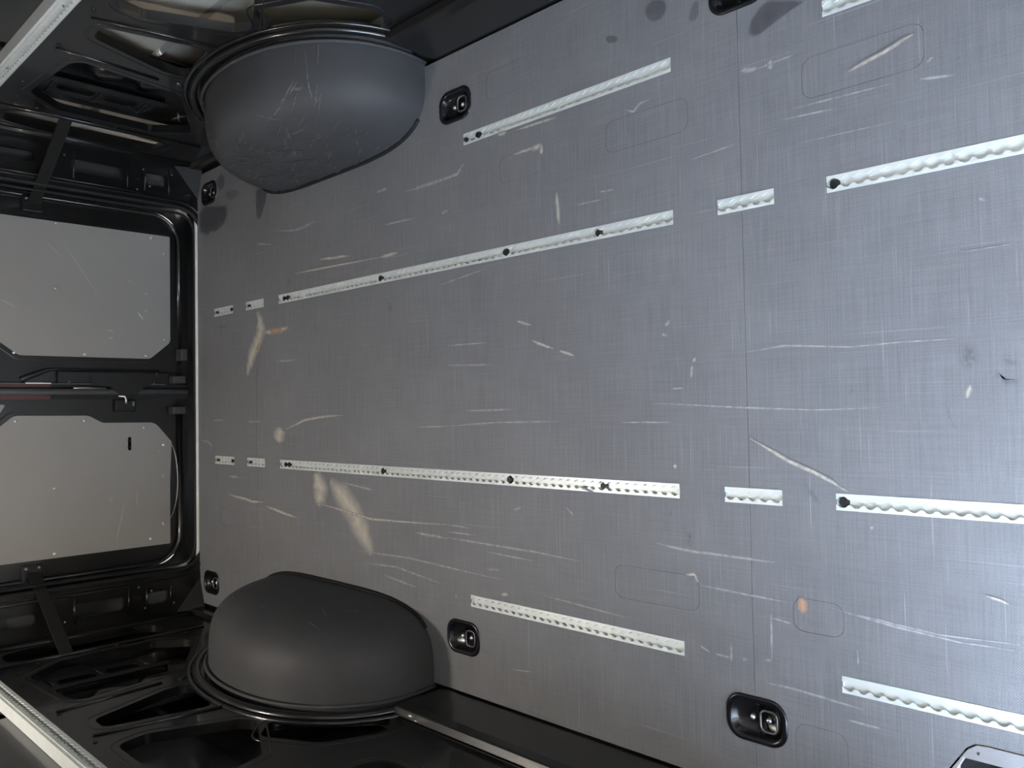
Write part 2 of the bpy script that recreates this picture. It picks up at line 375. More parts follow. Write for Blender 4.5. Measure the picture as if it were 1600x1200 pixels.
def join(*VF):
    V, F = [], []
    for v, f in VF:
        s = len(V); V += list(v); F += [tuple(i+s for i in q) for q in f]
    return V, F
def tube(P, r, n=8, closed=False):
    """round bar along a path"""
    P = [Vector(p) for p in P]; V, F = [], []; m = len(P); up = None
    for i, p in enumerate(P):
        a = P[i-1] if (i or closed) else p; b = P[(i+1) % m] if (i < m-1 or closed) else p
        t = (b-a).normalized()
        if up is None: up = t.orthogonal().normalized()
        up = (up - t*up.dot(t)).normalized(); s = t.cross(up)
        rr = r[i] if isinstance(r, (list, tuple)) else r
        V += [p + (up*math.cos(2*math.pi*k/n)+s*math.sin(2*math.pi*k/n))*rr for k in range(n)]
    for i in range(m if closed else m-1):
        j = (i+1) % m
        if closed and j == 0:   # match the twist
            d = min(range(n), key=lambda k: (V[k]-V[i*n]).length)
        else: d = 0
        for k in range(n): F.append((i*n+k, i*n+(k+1) % n, j*n+(k+1+d) % n, j*n+(k+d) % n))
    if not closed: F += [tuple(range(n))[::-1], tuple((m-1)*n+k for k in range(n))]
    return V, F
def dome(c, ax, r, h, n=12, flat=0.35):
    """low screw head, axis 'x','y' or 'z' with sign"""
    V, F = [], []
    rings = [(r, 0), (r*0.95, h*0.45), (r*0.7, h*0.85), (r*flat, h)]
    for rr, hh in rings:
        for k in range(n):
            a = 2*math.pi*k/n; u, v = rr*math.cos(a), rr*math.sin(a)
            d = {'z': (u, v, hh), 'x': (hh, u, v), 'y': (u, hh, v), '-y': (u, -hh, v)}[ax]
            V.append(Vector(c)+Vector(d))
    for i in range(3):
        for k in range(n): F.append((i*n+k, i*n+(k+1) % n, (i+1)*n+(k+1) % n, (i+1)*n+k))
    F.append(tuple(3*n+k for k in range(n))); F.append(tuple(range(n))[::-1])
    return V, F
def extr(profile, x0, x1):
    """profile in (y,z) extruded along x"""
    n = len(profile); V = [(x0, y, z) for y, z in profile]+[(x1, y, z) for y, z in profile]
    F = [(i, (i+1) % n, n+(i+1) % n, n+i) for i in range(n)]
    return V, F
def struct(name, VF, m, parent=None, label=None, smooth=False):
    o = link(name, mesh(name, *VF), m, parent, label, smooth=smooth)
    if parent is None: o['kind'] = 'structure'
    return o
def part(name, VF, m, parent, label=None, smooth=False, kind=None):
    return link(name, mesh(name, *VF), m, parent, label, kind, smooth)
def bevel(o, w, seg=2):
    md = o.modifiers.new('bevel', 'BEVEL'); md.width = w; md.segments = seg; md.limit_method = 'ANGLE'; md.angle_limit = math.radians(40)
    return o

# ------------------------------------------------------------------ floor
FW = 0.90; FRONT = 4.30
RAIL_W = 0.0165
rails_in = [(0.162, 0.325), (0.433, 0.569), (0.681, 2.388), (2.498, 2.626), (2.733, 4.28)]
rails_out = [(1.704, 2.391), (2.734, 4.28)]
RY = (0.3013, 0.6415)
rings = [(0.122, 0.806), (1.671, 0.748), (2.557, 0.752)]
RLX, RLY = 0.060, 0.040        # half size of the hole a lashing ring sits in
covers = [(2.205, 0.484, 2.431, 0.559), (2.690, 0.476, 2.915, 0.557), (2.641, -0.557, 2.742, -0.493), (2.205, -0.557, 2.431, -0.481),
          (2.640, -0.840, 2.742, -0.735), (0.207, -0.561, 0.400, -0.495), (1.845, 0.486, 2.000, 0.556), (1.800, 0.722, 1.985, 0.800), (0.225, 0.486, 0.420, 0.558)]
holes = []
for s in (1, -1):
    for y, L_ in ((RY[0], rails_in), (RY[1], rails_out)):
        for x0, x1 in L_: holes.append((x0, s*y-RAIL_W, x1, s*y+RAIL_W, 0.003))
    for x, y in rings: holes.append((x-RLX, s*y-RLY, x+RLX, s*y+RLY, 0.03))
for c in covers: holes.append((c[0], c[1], c[2], c[3], 0.022))
SEAMS = [0.0, 0.511, 2.555, FRONT]
floor = struct('floor', box(-0.01, -1.06, -0.07, 2.88, 1.06, -0.014), M['paint'])
part('floor_pan', box(2.88, -0.70, -0.07, FRONT+0.05, 1.06, -0.014), M['paint'], floor)
floor['label'] = 'grey plywood van floor with sunk rails and scratches'
def notch_loop(x0, x1):
    """outline of a floor board whose edges are cut where a rail or ring bridges the seam"""
    L_ = []; hs = []
    lo, hi = [], []
    for h in holes:
        a, b = max(h[0], x0), min(h[2], x1)
        if b <= a: continue
        if h[0] < x0 and x0 > 0.1: lo.append((h[1], h[3], h[2]))
        elif h[2] > x1 and x1 < FRONT-0.1: hi.append((h[1], h[3], h[0]))
        else: hs.append(rrect(*h))
    P = []
    if x1 > 4:     # step of the side door is cut out of the front board
        P += [(x0, -FW), (2.905, -FW), (2.905, -0.775), (2.912, -0.750), (2.944, -0.702), (2.958, -0.692), (2.975, -0.690), (4.12, -0.690), (4.12, -FW), (x1, -FW)]
    else:
        P += [(x0, -FW), (x1, -FW)]
    for a, b, x in sorted(hi):
        k = 0.018 if b-a > 0.05 else 0.0
        P += [(x1, a), (x+k, a), (x, a+k), (x, b-k), (x+k, b), (x1, b)] if k else [(x1, a), (x, a), (x, b), (x1, b)]
    P += [(x1, FW), (x0, FW)]
    for a, b, x in sorted(lo, reverse=True):
        k = 0.018 if b-a > 0.05 else 0.0
        P += [(x0, b), (x-k, b), (x, b-k), (x, a+k), (x-k, a), (x0, a)] if k else [(x0, b), (x, b), (x, a), (x0, a)]
    return [P]+hs
for i in range(3):
    g = 0.0005
    loops = notch_loop(SEAMS[i]+(g if i else 0), SEAMS[i+1]-g)
    if i == 0:      # rear corners are cut back beside the door pillars
        P = loops[0]; P[0] = (0.012, -0.760); P.insert(1, (0.03, -FW)); P.insert(0, (0.0, -0.735))
        k = P.index((0.0, FW)); P[k:k+1] = [(0.035, FW), (0.0, 0.815)]
    V, F = plate(loops, 0.0, -0.012, zup)
    me = mesh('floor_board', V, F); me.materials.append(M['film']); me.materials.append(M['ply']); me.materials.append(M['plate'])
    for p in me.polygons:
        if abs(p.normal.z) < 0.5: p.material_index = 1 if (p.center.x > 2.9 and p.center.y < -0.68) else 2
    link('floor_board', me, None, floor)
for c in covers:
    cut = [rrect(c[0]+0.0007, c[1]+0.0007, c[2]-0.0007, c[3]-0.0007, 0.0215)]
    part('cover_plate', plate(cut, -0.0002, -0.011, zup), M['film'], floor)

# marks on the floor
Z_MARK = [0.0003]      # every mark lies a hair above the one before
def strip_mesh(rows, name):
    """rows = (points, widths); three vertices across, faded at the rim"""
    V, F, A = [], [], []
    for pts, ws in rows:
        P = [Vector((x, y)) for x, y in pts]; Q = []; Wd = []
        for i in range(len(P)-1):       # refine
            for k in range(4):
                t = k/4; Q.append(P[i].lerp(P[i+1], t)); Wd.append(ws[i]*(1-t)+ws[i+1]*t)
        Q.append(P[-1]); Wd.append(ws[-1]); n = len(Q); s = len(V)
        for i, q in enumerate(Q):
            t = (Q[min(i+1, n-1)]-Q[max(i-1, 0)]).normalized(); nn = Vector((-t.y, t.x))
            u = i/(n-1); tp = min(1.0, 0.35+2.6*min(u, 1-u)); w = Wd[i]*0.85*tp
            q = q + nn*random.uniform(-0.12, 0.12)*Wd[i]
            for k, f in ((-1, 0.0), (0, 1.0), (1, 0.0)):
                V.append((q.x+nn.x*w*k, q.y+nn.y*w*k, Z_MARK[0]+i*0.000002)); A.append(f*min(1.0, tp+0.15))
        Z_MARK[0] += 0.000015
        for i in range(n-1):
            for k in range(2): F.append((s+i*3+k+3, s+i*3+k+4, s+i*3+k+1, s+i*3+k))
    me = bpy.data.meshes.new(name); me.from_pydata(V, [], F); me.update()
    at = me.attributes.new('fade', 'FLOAT', 'POINT'); at.data.foreach_set('value', A)
    return me
for k, nm, m in (('s', 'sun_glints_and_smears', 'glint_smear'), ('p', 'pale_scratches', 'pale'), ('t', 'tan_scratches', 'tan'), ('w', 'bare_wood_nicks', 'wood')):
    link(nm, strip_mesh([(a, b) for q, a, b in SCRATCHES_AND_GLINTS if q == k], nm), M[m], floor, kind='stuff')
for n_s, (kd, pts, amp) in enumerate(STAINS):
    zs_ = 0.00012+n_s*0.000008
    P = rpoly(pts, 0.02, 3); c = Vector((sum(p[0] for p in P)/len(P), sum(p[1] for p in P)/len(P)))
    V = [(c.x, c.y, zs_)]; A = [amp]; n = len(P)
    inner = 0.86 if kd == 'wet' else 0.4; amp *= 0.95
    for s, a in ((inner, amp), (1.06, 0.0)):
        for p in P: V.append((c.x+(p[0]-c.x)*s, c.y+(p[1]-c.y)*s, zs_)); A.append(a)
    F = [(0, 1+i, 1+(i+1) % n) for i in range(n)]+[(1+i, 1+n+i, 1+n+(i+1) % n, 1+(i+1) % n) for i in range(n)]
    nm = 'water_mark' if kd == 'wet' else 'scuff_mark'
    me = bpy.data.meshes.new(nm); me.from_pydata(V, [], F); me.update()
    at = me.attributes.new('fade', 'FLOAT', 'POINT'); at.data.foreach_set('value', A)
    link(nm, me, M[kd], floor)

# threshold strip along the rear edge and the edge trim of the side step
trim1 = struct('trim_1', extr([(0, -0.012), (0, 0.0), (0, 0.003)], 0, 1), M['alu_edge'])   # replaced below
bpy.data.objects.remove(trim1)
trim1 = struct('trim_1', box(-0.012, -0.725, -0.02, 0.007, 0.805, 0.006), M['alu_light']); bevel(trim1, 0.002)
trim1['label'] = 'bright aluminium edge strip across the rear end of the grey floor'
st_out = [(2.912, -0.80), (2.914, -0.752), (2.946, -0.704), (2.960, -0.694), (2.977, -0.692), (4.118, -0.692), (4.118, -0.80)]
st_in = [(4.09, -0.80), (4.09, -0.722), (2.992, -0.722), (2.962, -0.722), (2.940, -0.722), (2.926, -0.757), (2.926, -0.80)]
st_in = [(4.09, -0.80), (4.09, -0.720), (2.940, -0.720), (2.926, -0.745), (2.924, -0.80)]
trim2 = struct('trim_2', plate([st_out+st_in], 0.0, -0.030, zup), M['alu_edge']); bevel(trim2, 0.0015)
trim2['label'] = 'pale aluminium trim around the side door step cut into the floor'
for x in (2.963, 3.2, 3.5, 3.8): part('screw', dome((x, -0.707, 0), 'z', 0.003, 0.001, 10), M['steel'], trim2)
part('step_well', join(box(2.90, -0.99, -0.22, 4.14, -0.70, -0.21), box(2.90, -0.72, -0.21, 4.14, -0.70, -0.03), box(2.88, -0.99, -0.21, 2.924, -0.72, -0.03)), M['paint'], trim2)

# ------------------------------------------------------------------ lashing rails in the floor
PITCH = 0.0254
def scallop(x0, x1, s, edge, neck=0.0052, R=0.0102):
    """one lip of an airline rail: straight outside, scalloped inside"""
    L_ = x1-x0; n = max(1, round(L_/PITCH)); p = L_/n; inner = []
    for i in range(n):
        cx = x0+(i+0.5)*p
        for k in range(-6, 6):
            dx = p*k/12; inner.append((cx+dx, max(neck, math.sqrt(max(0, R*R-dx*dx)))))
    inner.append((x1, neck))
    P = [(x, s*y) for x, y in inner]+[(x1, s*edge), (x0, s*edge)]
    return P if area2(P) > 0 else P[::-1]
def make_rail(x0, x1, y, label, plugs, group):
    L_ = x1-x0; t = thing('lashing_rail', label, 'rail', ((x0+x1)/2, y, -0.011), 0, group); h = L_/2-0.0006; w = RAIL_W-0.0006
    V, F = join(box(-h, -w, 0, h, w, 0.0042), box(-h, -w, 0.0042, h, -w+0.003, 0.0086), box(-h, w-0.003, 0.0042, h, w, 0.0086),
                box(-h, -w+0.003, 0.0042, -h+0.001, w-0.003, 0.0086))
    part('channel', (V, F), M['alu'], t)
    for s in (1, -1): part('scalloped_lip', plate([scallop(-h, h, s, w, 0.0050, 0.0108)], 0.0086, 0.0117, zup), M['alu'], t)
    for px, r in plugs: part('dark_bolt', dome((px-(x0+x1)/2, 0, 0.0016), 'z', r, 0.0102, 12, 0.75), M['dark'], t)
    return t
side = {1: 'top', -1: 'bottom'}
def rail_label(i, s):
    row = 'upper middle row' if s > 0 else 'lower middle row'
    return ['tiny aluminium rail piece nearest the rear doors in the %s' % row,
            'second tiny aluminium rail piece from the rear doors in the %s' % row,
            'longest scalloped aluminium rail with black bolts in the %s of the floor' % row,
            'short five-hole aluminium rail piece crossing the seam in the %s' % row,
            'near aluminium rail with one rusty black bolt at its end, %s' % row][i]
for s in (1, -1):
    for i, (x0, x1) in enumerate(rails_in):
        pl = [[(0.182, .007), (0.308, .008)], [(0.452, .007)], [(0.716, .008), (0.742, .010), (1.305, .0105), (1.861, .0105), (2.176, .0105)], [], [(2.747, .0105)]][i]
        make_rail(x0, x1, s*RY[0], rail_label(i, s), pl, 'lashing rails sunk in the floor')
    for i, (x0, x1) in enumerate(rails_out):
        lb = ('scalloped aluminium rail between the %s wheel arch and the seam, beside a black lashing ring' if i == 0 else 'near aluminium rail running out of the picture at the %s right corner') % side[s]
        make_rail(x0, x1, s*RY[1], lb, [(1.762, .0105), (1.712, .006)] if (i == 0 and s > 0) else [], 'lashing rails sunk in the floor')

# ------------------------------------------------------------------ lashing rings
def make_ring(x, y, label, mirror):
    t = thing('lashing_ring', label, 'lashing ring', (x, y, -0.0139), 0, 'recessed lashing rings'); Z = 0.0139
    def ring_loft(loops):
        V, F = [], []; n = len(loops[0][0])
        for P, z in loops: V += [(a, b, z) for a, b in P]
        for i in range(len(loops)-1):
            for k in range(n): F.append((i*n+k, i*n+(k+1) % n, (i+1)*n+(k+1) % n, (i+1)*n+k))
        return V, F, n
    def rr(hx, hy, r): return rrect(-hx, -hy, hx, hy, r, 7)
    V, F, n = ring_loft([(rr(.067, .047, .036), Z+.0002), (rr(.0665, .0465, .0355), Z+.0028), (rr(.063, .043, .033), Z+.0040), (rr(.056, .036, .028), Z+.0034), (rr(.0545, .0345, .027), Z+.0005)])
    part('bezel', (V, F), M['plastic'], t, smooth=True)
    V, F, n = ring_loft([(rr(.0555, .0355, .028), Z+.001), (rr(.050, .030, .024), Z-.008), (rr(.044, .025, .02), Z-.0130)])
    F.append(tuple(2*n+k for k in range(n)))
    part('cup', (V, F), M['plastic'], t, smooth=True)
    part('divider', box(.000, -.024, Z-.0125, .003, .024, Z-.004), M['plastic'], t)
    for sx in (-.013, .022):
        part('screw', dome((sx, .0, Z-.0128), 'z', .0068, .007, 12), M['zinc'], t, smooth=True)
    P = [(a, b, Z-.0035) for a, b in rrect(.007, -.021, .043, .021, .012, 4)]
    part('hinged_ring', tube(P, .0023, 8, True), M['steel'], t, smooth=True)
    return t
for (x, y), lbs in zip(rings, (('small black lashing ring cup in the rear corner left of the top wheel arch', 'small black lashing ring cup in the rear corner left of the bottom wheel arch'),
                               ('glossy black lashing ring cup just right of the top wheel arch', 'black lashing ring cup just right of the bottom wheel arch'),
                               ('black lashing ring cup cut off by the top edge of the photo', 'largest black lashing ring cup, at lower right below the floor seam'))):
    for s, lb in zip((1, -1), lbs): make_ring(x, s*y, lb, s)

# ------------------------------------------------------------------ side walls
# openings stamped in the inner sheet, (x, z) metres
AP = [  # corner list, corner radius
    ([(0.825, 0.735), (0.470, 0.760), (0.360, 0.640), (0.350, 0.330), (0.440, 0.215), (0.765, 0.400)], 0.05),
    ([(1.090, 0.750), (1.010, 0.748), (0.915, 0.515), (0.915, 0.440), (1.000, 0.430), (1.150, 0.480)], 0.035),
    ([(1.235, 0.770), (1.215, 0.690), (1.300, 0.480), (1.345, 0.450), (1.56, 0.55), (1.62, 0.77)], 0.04),
    ([(1.45, 0.50), (1.375, 0.430), (1.42, 0.375), (1.560, 0.210), (1.640, 0.205), (1.665, 0.28), (1.60, 0.42)], 0.035),
    ([(0.245, 0.770), (0.135, 0.760), (0.095, 0.600), (0.095, 0.300), (0.130, 0.230), (0.235, 0.220), (0.265, 0.300), (0.270, 0.700)], 0.04),
    ([(0.42, 1.25), (0.42, 1.70), (1.05, 1.70), (1.05, 1.25)], 0.09),
    ([(1.20, 1.25), (1.20, 1.70), (2.30, 1.70), (2.30, 1.25)], 0.09),
    ([(1.78, 0.36), (1.78, 0.78), (2.40, 0.78), (2.40, 0.36)], 0.07),
]
SLOTS = [((0.300, 0.520, 0.318, 0.620), 0.009), ((0.300, 0.335, 0.318, 0.400), 0.009), ((0.760, 0.900, 0.815, 0.935), 0.017)]
YW = 0.932
ROOF = 1.92
def make_side(s):
    nm = 'wall_left' if s > 0 else 'wall_right'
    fn = lambda u, v, w: (u, s*(YW+w), v)
    x1 = 4.35 if s > 0 else 2.90
    outer = [(0.02, -0.05), (x1, -0.05), (x1, ROOF), (0.02, ROOF)]
    hs = [rpoly(P, r) for P, r in AP]+[rrect(*q, r) for q, r in SLOTS]
    w = struct(nm, plate([outer]+hs, 0.0, 0.004, fn), M['paint'])
    w['label'] = 'black painted van side with stamped openings, %s of the photo' % side[s]
    # raised flange around every opening
    for k, (P, r) in enumerate(AP):
        c = Vector((sum(p[0] for p in P)/len(P), sum(p[1] for p in P)/len(P)))
        big = []
        Q = rpoly(P, r, 5); n = len(Q)
        if area2(Q) < 0: Q = Q[::-1]
        for i in range(n):
            a, b = Vector(Q[i-1]), Vector(Q[(i+1) % n]); t = (b-a).normalized(); nn = Vector((t.y, -t.x))
            big.append(Vector(Q[i])+nn*0.022)
        part('stamped_bead', tube([fn(p.x, p.y, 0.002) for p in big], 0.0034, 8, True), M['paint'], w, smooth=True)
        V = [fn(*q, 0.003) for q in Q]+[fn(*q, 0.026) for q in Q]
        part('turned_edge', (V, [(i, (i+1) % n, n+(i+1) % n, n+i) for i in range(n)]), M['paint'], w, smooth=True)
    # outer skin behind: one sheet with a swage line; lit and shaded sides painted apart
    zs = [(-0.05, 1.035), (0.30, 1.045), (0.46, 1.046), (0.50, 1.030), (0.66, 1.026), (0.90, 1.024), (1.4, 1.01), (ROOF, 0.97)]
    xs = [-0.097, 0.08, 0.5, 1.6, 2.2, x1]
    V = [(x, s*(y - (0.06 if x < 0.05 else 0)), z) for x in xs for z, y in zs]; m = len(zs)
    F = [(i*m+j, i*m+j+1, (i+1)*m+j+1, (i+1)*m+j) for i in range(len(xs)-1) for j in range(m-1)]
    part('outer_skin', (V, F), M['skin' if s > 0 else 'skin_shaded'], w, 'outer panel seen through the openings')
    part('closing_sheet', box(x1-0.004, min(s*0.93, s*1.05), -0.05, x1, max(s*0.93, s*1.05), ROOF), M['paint'], w)
    part('closing_sheet', box(-0.102, min(s*0.80, s*1.06), -0.07, -0.098, max(s*0.80, s*1.06), ROOF), M['paint'], w)
    part('dark_backing', plate([rpoly([(0.30, 0.17), (0.86, 0.30), (0.875, 0.82), (0.30, 0.82)], 0.03)], 0.058, 0.062, fn), M['paint'], w)  # dark sheet added behind the big rear opening
    # bracket inside the big rear opening, with two oblong windows
    bf = lambda u, v, w_: (u, s*(0.958+w_), v)
    bl = [rrect(0.440, 0.395, 0.640, 0.735, 0.02)]+[rrect(0.485, 0.580, 0.545, 0.690, 0.02), rrect(0.480, 0.440, 0.540, 0.545, 0.02)]
    br = part('bracket', plate(bl, 0.0, 0.003, bf), M['paint'], w)
    part('bracket_flange', join(extr([(s*0.940, 0.38), (s*0.944, 0.38), (s*0.944, 0.74), (s*0.940, 0.74)], 0.600, 0.640),
                                box(0.596, s*0.94 if s > 0 else -0.975, 0.38, 0.602, 0.975 if s > 0 else s*0.94, 0.74)), M['paint'], br)
    for z in (0.42, 0.565, 0.71): part('bracket_rib', tube([(0.455, s*0.957, z), (0.590, s*0.957, z)], 0.006, 8), M['paint'], br, smooth=True)
    for z, dz in ((0.60, 0.06), (0.47, 0.05)):
        V, F = dome((0.715, s*0.985, z), '-y' if s > 0 else 'y', dz, 0.035, 20, 0.6)
        part('blind_boss', (V, F), M['paint'], w, smooth=True)
    # lower sill sheet with a folded upper edge and a gap to the floor
    pr = [(s*0.905, -0.012), (s*0.905, 0.150), (s*0.908, 0.176), (s*0.931, 0.182), (s*0.931, -0.012)]
    xx = min(x1, 2.8)
    V, F = extr(pr, 1.585, xx); F = F+[tuple(range(5)), tuple(range(5, 10))]
    bevel(part('sill_sheet', (V, F), M['paint'], w), 0.003)
    V, F = extr([(s*0.915, -0.012), (s*0.915, 0.05), (s*0.931, 0.06), (s*0.931, -0.012)], 0.05, 1.585); F = F+[tuple(range(4)), tuple(range(4, 8))]
    part('sill_sheet', (V, F), M['paint'], w)
    # black flange the wheel arch grows out of
    P = []
    for i in range(33):
        th = math.pi*i/32; cx, sz = arch_xz(th)
        P.append((1.034+0.094*sz+0.545*cx, s*0.926, 0.004+0.440*sz))
    part('arch_flange', tube(P, 0.013, 10), M['paint'], w, smooth=True)
    P2 = [(p[0]+(p[0]-1.06)*0.05, s*0.931, p[2]*1.05) for p in P]
    part('arch_flange', tube(P2, 0.007, 8), M['paint'], w, smooth=True)
    # folded ribs between rear opening and pillar
    for x in (0.055, 0.072, 0.302): part('pressed_rib', tube([(x, s*0.930, 0.12 if x > 0.1 else 0.03), (x, s*0.930, 0.86)], 0.006, 8), M['paint'], w, smooth=True)
    for p, q in (((1.13, 0.79), (1.19, 0.42)), ((0.875, 0.80), (0.845, 0.50)), ((0.86, 0.45), (0.80, 0.36))):
        part('pressed_rib', tube([(p[0], s*0.931, p[1]), (q[0], s*0.931, q[1])], 0.005, 8), M['paint'], w, smooth=True)
    for x, z in ((0.33, 0.70), (0.33, 0.20), (0.30, 0.15), (0.41, 0.775), (0.55, 0.80), (0.90, 0.80), (1.18, 0.80), (0.31, 0.44), (0.285, 0.66), (0.87, 0.30), (0.86, 0.415)):
        part('rivet', dome((x, s*0.932, z), '-y' if s > 0 else 'y', 0.006, 0.004, 10), M['paint'], w, smooth=True)
    return w
def sp(c, e): return math.copysign(abs(c)**e, c)
AM, AN = 2.09, 3.95
def arch_xz(th): return sp(math.cos(th), 2/AM), abs(math.sin(th))**(2/AM)
wl_ = make_side(1); wr_ = make_side(-1)

# ------------------------------------------------------------------ wheel arch covers
def make_arch(s, label):
    nt_, np_ = 72, 30; V, F = [], []
    rows = [0.0]+[math.pi/2*(i/(np_-1)) for i in range(np_)]
    for j, ph in enumerate(rows):
        c2, s2 = abs(math.cos(ph))**(2/AN), abs(math.sin(ph))**(2/AN)
        for i in range(nt_+1):
            x, z = arch_xz(math.pi*i/nt_); x *= c2; z *= c2
            y = 0.905-0.22*s2 if j else 0.930
            V.append((0.5065*x+0.0937*z, s*(y-0.905), 0.408*z))
    n = nt_+1
    for j in range(len(rows)-1):
        for i in range(nt_): F.append((j*n+i, j*n+i+1, (j+1)*n+i+1, (j+1)*n+i))
    t = thing('wheel_arch_cover', label, 'wheel arch', (1.0337, s*0.905, 0.0), 0, 'wheel arch covers')
    me = mesh('shell', V, F)
    bm = bmesh.new(); bm.from_mesh(me); bmesh.ops.remove_doubles(bm, verts=bm.verts, dist=1e-5); bmesh.ops.recalc_face_normals(bm, faces=bm.faces); bm.to_mesh(me); bm.free()
    sh = link('shell', me, M['arch'], t, smooth=True)
    P = []
    for i in range(41):
        x, z = arch_xz(math.pi*i/40); P.append((0.512*x+0.0937*z, s*0.004, 0.003+0.414*z))
    part('rim_bead', tube(P, 0.0055, 8), M['arch'], t, smooth=True)
    foot = []
    for i in range(29):
        a = math.pi*(0.16+0.68*i/28); foot.append((0.508*sp(math.cos(a), 2/AN), -s*(0.223*abs(math.sin(a))**(2/AN)), 0.002))
    part('foot_shadow_strip', tube(foot, 0.0070, 6), M['rubber'], t, smooth=True)  # black strip standing in for the shadow gap at the floor
    return t, sh
arch_t, _ = make_arch(1, 'light-struck grey plastic wheel arch cover with pale scratches, top of the photo')
arch_b, _ = make_arch(-1, 'dark grey plastic wheel arch cover in shadow, bottom of the photo')
def arch_pt(x, z, s, off):
    """point on the inner face of a cover from x offset and height"""
    xl = (x-1.0337-0.0937*(z/0.408))/0.5065; zl = z/0.408
    r = (abs(xl)**AM+abs(zl)**AM)**(1/AM)
    y = (max(0.0, 1-min(r, 1.0)**AN))**(1/AN)
    return Vector((x-1.0337, -s*(0.22*y+off), z))
def arch_marks(s, n, rnd, zone, parent, nm):
    V, F, A = [], [], []
    for q_n in range(n):
        x, z = zone(rnd); a = rnd.gauss(0.2, 0.4); L_ = rnd.uniform(0.012, 0.085); w = rnd.uniform(0.0007, 0.0022); k0 = len(V); f = rnd.uniform(0.3, 1.0)
        for i in range(5):
            u = (i/4-0.5)*L_; cx, cz = x+u*math.cos(a), z+u*math.sin(a)+rnd.uniform(-.001, .001)
            for k, q in ((-1, 0), (0, f), (1, 0)):
                V.append(arch_pt(cx-math.sin(a)*w*k, cz+math.cos(a)*w*k, s, 0.0006+q_n*0.000012)); A.append(q*(1-abs(i-2)/2.6))
        for i in range(4):
            for k in range(2): F.append((k0+i*3+k+3, k0+i*3+k+4, k0+i*3+k+1, k0+i*3+k))
    me = bpy.data.meshes.new(nm); me.from_pydata([tuple(v) for v in V], [], F); me.update()
    at = me.attributes.new('fade', 'FLOAT', 'POINT'); at.data.foreach_set('value', A)
    link(nm, me, M['archscr'], parent, kind='stuff')
rnd = random.Random(3)
arch_marks(1, 300, rnd, lambda r: (min(1.42, max(0.64, r.gauss(0.98, 0.26))), min(0.35, max(0.015, r.gauss(0.16, 0.13)))), arch_t, 'scratches')
arch_marks(-1, 30, rnd, lambda r: (r.uniform(0.8, 1.4), r.uniform(0.05, 0.3)), arch_b, 'scratches')

# ------------------------------------------------------------------ rear frame and doors
rf = lambda u, v, w: (w, u, v)
opening = rpoly([(-0.762, -0.018), (0.762, -0.018), (0.762, 1.78), (-0.762, 1.78)], 0.12, 8)
rh = []
for s in (1, -1):
    for a, b, c, d, r in ((0.826, 0.306, 0.878, 0.495, 0.016), (0.829, 0.135, 0.877, 0.213, 0.012), (0.838, 0.236, 0.852, 0.250, 0.0065), (0.835, 0.62, 0.876, 0.80, 0.016)):
        rh.append(rrect(min(s*a, s*c), b, max(s*a, s*c), d, r))
wrear = struct('wall_rear', plate([rrect(-1.0, -0.05, 1.0, ROOF, 0.01), opening]+rh, 0.012, -0.006, rf), M['paint'])
wrear['label'] = 'black painted frame around the rear doors'
part('door_sill', box(-0.12, -0.76, -0.06, -0.013, 0.76, -0.004), M['paint'], wrear)
part('pillar_back', join(box(-0.075, 0.79, 0.03, -0.07, 0.99, ROOF), box(-0.075, -0.99, 0.03, -0.07, -0.79, ROOF)), M['skin_shaded'], wrear)
def ring_of(P, off):
    c = []; n = len(P)
    for i in range(n):
        a, b = Vector(P[i-1]), Vector(P[(i+1) % n]); t = (b-a).normalized(); nn = Vector((t.y, -t.x)); c.append(Vector(P[i])+nn*off)
    return c
part('door_seal', tube([(0.004, p.x, p.y) for p in ring_of(opening, -0.003)], 0.010, 10, True), M['rubber'], wrear, smooth=True)
part('seal_lip', tube([(-0.012, p.x, p.y) for p in ring_of(opening, -0.024)], 0.007, 8, True), M['rubber'], wrear, smooth=True)
part('opening_bead', tube([(0.014, p.x, p.y) for p in ring_of(opening, 0.016)], 0.0045, 8, True), M['paint'], wrear, smooth=True)
for s in (1, -1):
    for z in (0.135, 0.232, 0.30, 0.50): part('pressed_rib', tube([(0.013, s*0.80, z-0.012), (0.013, s*0.905, z-0.012)], 0.003, 6), M['paint'], wrear, smooth=True)
    for y, z in ((0.886, 0.225), (0.822, 0.20), (0.885, 0.11), (0.82, 0.12), (0.80, 0.25), (0.885, 0.52)):
        part('rivet', dome((0.012, s*y, z), 'x', 0.0045, 0.003, 10), M['steel'], wrear, smooth=True)
    part('pressed_rib', tube([(0.013, s*0.775, 0.03+0.0), (0.013, s*0.79, 0.30), (0.013, s*0.79, 0.9)], 0.004, 6), M['paint'], wrear, smooth=True)
    # gusset in the floor corner
    part('corner_gusset', ([(0.013, s*0.80, 0.0), (0.013, s*0.925, 0.0), (0.013, s*0.925, 0.10), (0.06, s*0.925, 0.0)], [(0, 1, 2), (1, 3, 2), (0, 2, 3)]), M['rubber'], wrear)

